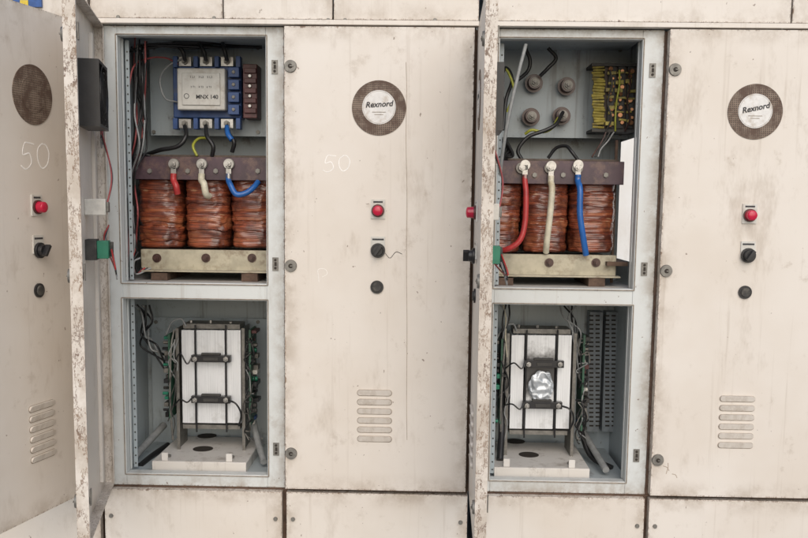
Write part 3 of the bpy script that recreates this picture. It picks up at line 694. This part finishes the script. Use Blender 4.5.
# ---------------------------------------------------------------- rectifier stacks
DS = U(540, 380, .2).x-U(211, 380, .2).x
def stack(dx, label, seed, film=False):
    rn = random.Random(seed)
    t = thing('rectifier_stack', label, 'rectifier', (U(199, 474, .05).x+dx, .2, zBi))
    z0 = U(199, 462, .05).z; xl, xr = U(152, 468, .05).x+dx, U(246, 468, .05).x+dx
    m = MB(); m.box(xl, xr, .053, .36, z0-.003, z0); m.box(xl, xr, .05, .053, z0-.036, z0)
    m.box(xl, xl+.003, .053, .36, z0-.036, z0-.003); m.box(xr-.003, xr, .053, .36, z0-.036, z0-.003)
    m.build('base_plate', 'shelfwhite', t, bevel=.0015)
    for (px, py) in ((207, 436), (203, 449)):
        v = fwd*F + r2*(px-CX) + u2*(CY-py); tt = (z0-CL.z)/v.z; q = CL+v*tt
        m = MB(); m.cyl((q.x+dx, q.y, z0+.0002), (q.x+dx, q.y, z0+.0012), .033, seg=28); m.build('cutout', 'dark', t)
    for px in (166, 230):
        q = U(px, 458, .07); m = MB(); m.box(q.x+dx-.010, q.x+dx+.010, .056, .060, z0+.0003, z0+.026); m.box(q.x+dx-.010, q.x+dx+.010, .060, .085, z0+.0003, z0+.003); m.build('raised_tab', 'shelfwhite', t, bevel=.001)
        m = MB(); m.cyl((q.x+dx, .10, z0), (q.x+dx, .10, z0+.007), .008, seg=6); m.build('plate_bolt', 'dull', t)
    for (a, b) in ((177, 180), (242.5, 245.5)):
        m = MB(); za = U(a, 328, .2).z; x0, x1 = U(a, 380, .2).x+dx, U(b, 380, .2).x+dx
        m.box(x0, x1, .19, .194, z0, za); m.box(x0, x0+.003, .194, .31, z0, za); m.build('upright', 'dull', t)
    for hi, (a, b) in enumerate(((182, 194.7), (196, 225), (226.3, 241))):
        m = MB(); x0, x1 = U(a, 380, .2).x+dx, U(b, 380, .2).x+dx; zt, zb = U(a, 330, .2).z, U(a, 423, .2).z
        m.box(x0, x1, .2, .206, zb, zt); n = max(3, int((x1-x0)/.012))
        for k in range(n): xx = x0+.002+(x1-x0-.006)*k/(n-1); m.box(xx, xx+.003, .206, .30, zb, zt)
        m.build('heat_sink', 'soot' if film and hi == 1 else 'alu', t, bevel=.001)
    for a in (195.3, 225.7):
        m = MB(); p0 = U(a, 325, .193)+Vector((dx, 0, 0)); p1 = U(a, 432, .193)+Vector((dx, 0, 0)); p1.x = p0.x; m.cyl(p0, p1, .0028, seg=10)
        m.build('clamp_rod', 'black', t)
    for yy in (359, 400):
        m = MB(); m.pbox(191, yy-3.4, 230, yy+3.4, .165, .187, dx); m.mi = 1; m.pbox(201, yy-5.5, 220, yy-3.6, .170, .185, dx); m.pbox(203, yy-1.5, 218, yy+2, .1625, .1648, dx)
        m.mi = 2
        for px in (195, 226): q = U(px, yy, .165)+Vector((dx, 0, 0)); m.cyl(q, q+Vector((0, -.008, 0)), .009, seg=6); m.cyl(q+Vector((0, -.008, 0)), q+Vector((0, -.016, 0)), .004, seg=8)
        m.build('clamp_bar', ['black', 'dust', 'steel'], t, bevel=.001)
    m = MB(); m.pbox(183, 324, 240, 329, .205, .29, dx); m.build('terminal_board', 'dull', t, bevel=.001)
    for k in range(3):
        m = MB(); q = U(192+k*19+rn.uniform(-2, 2), 323.5, .23)+Vector((dx, 0, 0)); m.cyl(q, q+Vector((0, 0, rn.uniform(.006, .014))), .006, seg=8); m.build('board_stud', 'steel', t)
    m = MB(); m.pbox(183, 425, 240, 429, .2, .30, dx); m.build('bottom_bar', 'dull', t)
    for (a, b, n) in ((249, 251, 17), (168.5, 170.5, 15)):
        R_ = a > 200; ya = 330 if R_ else 334
        m = MB(); m.pbox(a, ya, b, ya+n*5.6, .17, .27, dx); m.build('circuit_board', 'pcb', t)
        for k in range(n):
            yy = ya+3+k*5.6+rn.uniform(-1, 1); cl = rn.choice(['black', 'black', 'dust', 'dust', 'green', 'blue', 'dull', 'maroon', 'cream_bk'] if R_ else ['black', 'dust', 'dull', 'black', 'green'])
            hh = rn.uniform(1.2, 2.6); d_ = .172+rn.uniform(0, .05)
            m = MB()
            if rn.random() < .35:
                q = U(b if R_ else a, yy, d_)+Vector((dx, 0, 0)); sgn = 1 if R_ else -1
                m.cyl(q, q+Vector((sgn*rn.uniform(.012, .024), 0, 0)), hh*.0028, seg=12)
            elif R_: m.pbox(b+.2, yy-hh, b+rn.uniform(3, 8), yy+hh, d_, .25, dx)
            else: m.pbox(a-rn.uniform(2, 5), yy-hh, a-.2, yy+hh, d_, .25, dx)
            m.build('component', cl, t, bevel=.001)
    for k in range(14):
        y0 = rn.uniform(330, 412); n_ = rn.choice((3, 4, 5)); y = y0; P_ = []
        for j in range(n_+1):
            P_.append((247+rn.uniform(-3, 8), y, .165+rn.uniform(-.01, .02))); y += rn.uniform(-3, 15)
        m = MB(); m.tube([U(*p)+Vector((dx, 0, 0)) for p in P_], rn.uniform(.0015, .0024), 6); m.build('stack_wire', rn.choice(['wblack', 'wgrey', 'wblack', 'wblack', 'dull', 'dust']), t, smooth=60)
    for k in range(6):
        y = rn.uniform(332, 390); P_ = []
        for j in range(4):
            P_.append((173+rn.uniform(-5, 6), y, .168+rn.uniform(-.01, .015))); y += rn.uniform(2, 22)
        m = MB(); m.tube([U(*p)+Vector((dx, 0, 0)) for p in P_], rn.uniform(.0016, .0024), 6); m.build('stack_wire', rn.choice(['wblack', 'wgrey', 'dust']), t, smooth=60)
    for k, yy in enumerate((357, 398)):
        m = MB(); m.tube([U(*p)+Vector((dx, 0, 0)) for p in [(192, yy, .165), (187, yy+rn.uniform(3, 9), .155), (180, yy+rn.uniform(-5, 3), .16), (174, yy+rn.uniform(0, 9), .18)]], .0026, 6); m.build('stack_wire', 'wblack', t, smooth=60)
    m = MB(); m.tube([U(*p)+Vector((dx, 0, 0)) for p in [(228, 400, .165), (236, 404, .15), (241, 414, .16), (239, 426, .18)]], .0032, 6); m.build('stack_wire', 'wblack', t, smooth=60)
    m = MB(); m.tube([U(*p)+Vector((dx, 0, 0)) for p in [(174, 330, .19), (171, 350, .17), (170, 400, .17), (173, 440, .18)]], .0035, 8); m.build('side_rod', 'dull', t, smooth=60)
    m = MB(); P_ = [(186, 326, .2), (181, 319, .19), (172, 322, .19), (166, 335, .2)]
    m.tube([U(*p)+Vector((dx, 0, 0)) for p in P_], .0032, 7); m.build('stack_wire', 'wgrey', t, smooth=60)
    if film:
        q = U(211.5, 381, .188)+Vector((dx, 0, 0)); m = MB(); bmesh.ops.create_icosphere(m.bm, subdivisions=5, radius=1)
        for v in m.bm.verts:
            n_ = noise.noise(v.co*1.6)*.6+noise.noise(v.co*3+Vector((3, 1, 0)))*.3
            r_ = 1-abs(noise.noise(v.co*1.7+Vector((9, 9, 9))))*2
            v.co = Vector((v.co.x*(.040+.012*n_), v.co.y*(.006+.003*n_)-.006*r_*(1 if v.co.y < 0 else 0), v.co.z*(.050+.014*n_)))+q
        m.build('plastic_wrap', 'film', t, label='crumpled clear plastic between the clamp bars', smooth=80)
    return t
stack(0, 'rectifier stack with clean white heat sinks and black clamps in the left cabinet', 3)
stack(DS, 'rectifier stack with crumpled shiny plastic on sooty heat sinks, right cabinet', 8, True)
def conduit(label, mat, pts, r):
    m = MB(); m.tube([U(*p) for p in pts], r, 12); tag(m.build('conduit', mat, smooth=50), label, 'cable')
conduit('pale conduit sloping down at the lower left of the left lower compartment', 'wgrey', [(164, 425, .33), (150, 440, .24), (136, 455, .12), (126, 468, .06)], .012)
conduit('pale conduit sloping down right of the left rectifier stack', 'wgrey', [(252, 412, .28), (257, 438, .2), (264, 462, .1)], .011)
conduit('black hose lying left of the left rectifier stack', 'wblack', [(168, 445, .30), (152, 456, .2), (140, 466, .1)], .010)
conduit('pale conduit sloping down right of the right rectifier stack', 'wgrey', [(583, 432, .30), (594, 450, .2), (606, 470, .08)], .011)
conduit('thick black cable in the left corner of the right lower compartment', 'wblack', [(504, 330, .2), (501, 370, .2), (502, 420, .2), (500, 460, .12)], .011)
conduit('black hose lying right of the right rectifier stack', 'wblack', [(578, 420, .3), (590, 455, .22), (612, 468, .16)], .009)
rn = random.Random(11)
for k in range(7):
    pts = [(142+rn.uniform(-8, 10), 305, .1+rn.uniform(0, .15))]
    for j in range(3): pts.append((144+rn.uniform(-7, 9)+j*2, 318+j*14+rn.uniform(-5, 5), .15+rn.uniform(0, .1)))
    pts.append((165, 352+k*3, .2))
    wire(rn.choice(['wblack', 'wgrey', 'wblack']), pts, .0032, 'thin wires at the upper left of the left lower compartment', 'thin wire in the tangle left of the left rectifier stack')
for k in range(5):
    pts = [(560+k*4, 306, .25), (566+rn.uniform(-6, 8), 318, .22), (574+rn.uniform(-4, 8), 332, .2), (578+rn.uniform(-3, 6), 360, .2), (582, 385+k*5, .22)]
    wire(rn.choice(['wblack', 'wgrey']), pts, .003, 'thin wires right of the right rectifier stack', 'thin wire running down right of the right rectifier stack')
for k in range(4):
    pts = [(500+k*3, 304, .2), (505+rn.uniform(-4, 6), 318, .18), (502+rn.uniform(0, 6), 340, .18), (508, 360+k*6, .2)]
    wire(rn.choice(['wblack', 'wwhite', 'wgrey']), pts, .003, 'thin wires left of the right rectifier stack', 'thin wire hanging left of the right rectifier stack')
for i, (a, b) in enumerate(((588, 601), (604, 617))):
    m = MB(); m.pbox(a, 312, b, 432, .36, .415); m.mi = 1
    for k in range(26):
        m.pbox(a+1.2, 315+k*4.4, a+(b-a)*.42, 316.6+k*4.4, .3588, .3598); m.pbox(a+(b-a)*.58, 315+k*4.4, b-1.2, 316.6+k*4.4, .3588, .3598)
    tag(m.build('cable_duct', ['duct', 'dark'], bevel=.001), ['left slotted grey cable duct on the back of the right lower compartment', 'right slotted grey cable duct on the back of the right lower compartment'][i], 'cable duct')

# ---------------------------------------------------------------- light
w = bpy.data.worlds.new('World'); scene.world = w; w.use_nodes = True
nt = w.node_tree; bg = nt.nodes['Background']; sky = nt.nodes.new('ShaderNodeTexSky'); sky.sky_type = 'NISHITA'; sky.sun_disc = False
sky.sun_elevation = R(38); sky.sun_rotation = R(172); sky.air_density = 1.2; sky.dust_density = 2.5
nt.links.new(sky.outputs[0], bg.inputs[0]); bg.inputs[1].default_value = .15
sd = bpy.data.lights.new('sun', 'SUN'); sd.energy = 1.5; sd.angle = R(70); sd.color = (1, .965, .935)
so = bpy.data.objects.new('sun', sd); COL.objects.link(so)
az, el = R(172), R(30)
dirv = Vector((math.sin(az)*math.cos(el), math.cos(az)*math.cos(el), math.sin(el)))
so.rotation_euler = dirv.to_track_quat('Z', 'Y').to_euler(); so.location = (2, -4, 4)
scene.view_settings.view_transform = 'Standard'; scene.view_settings.look = 'None'; scene.view_settings.exposure = 0
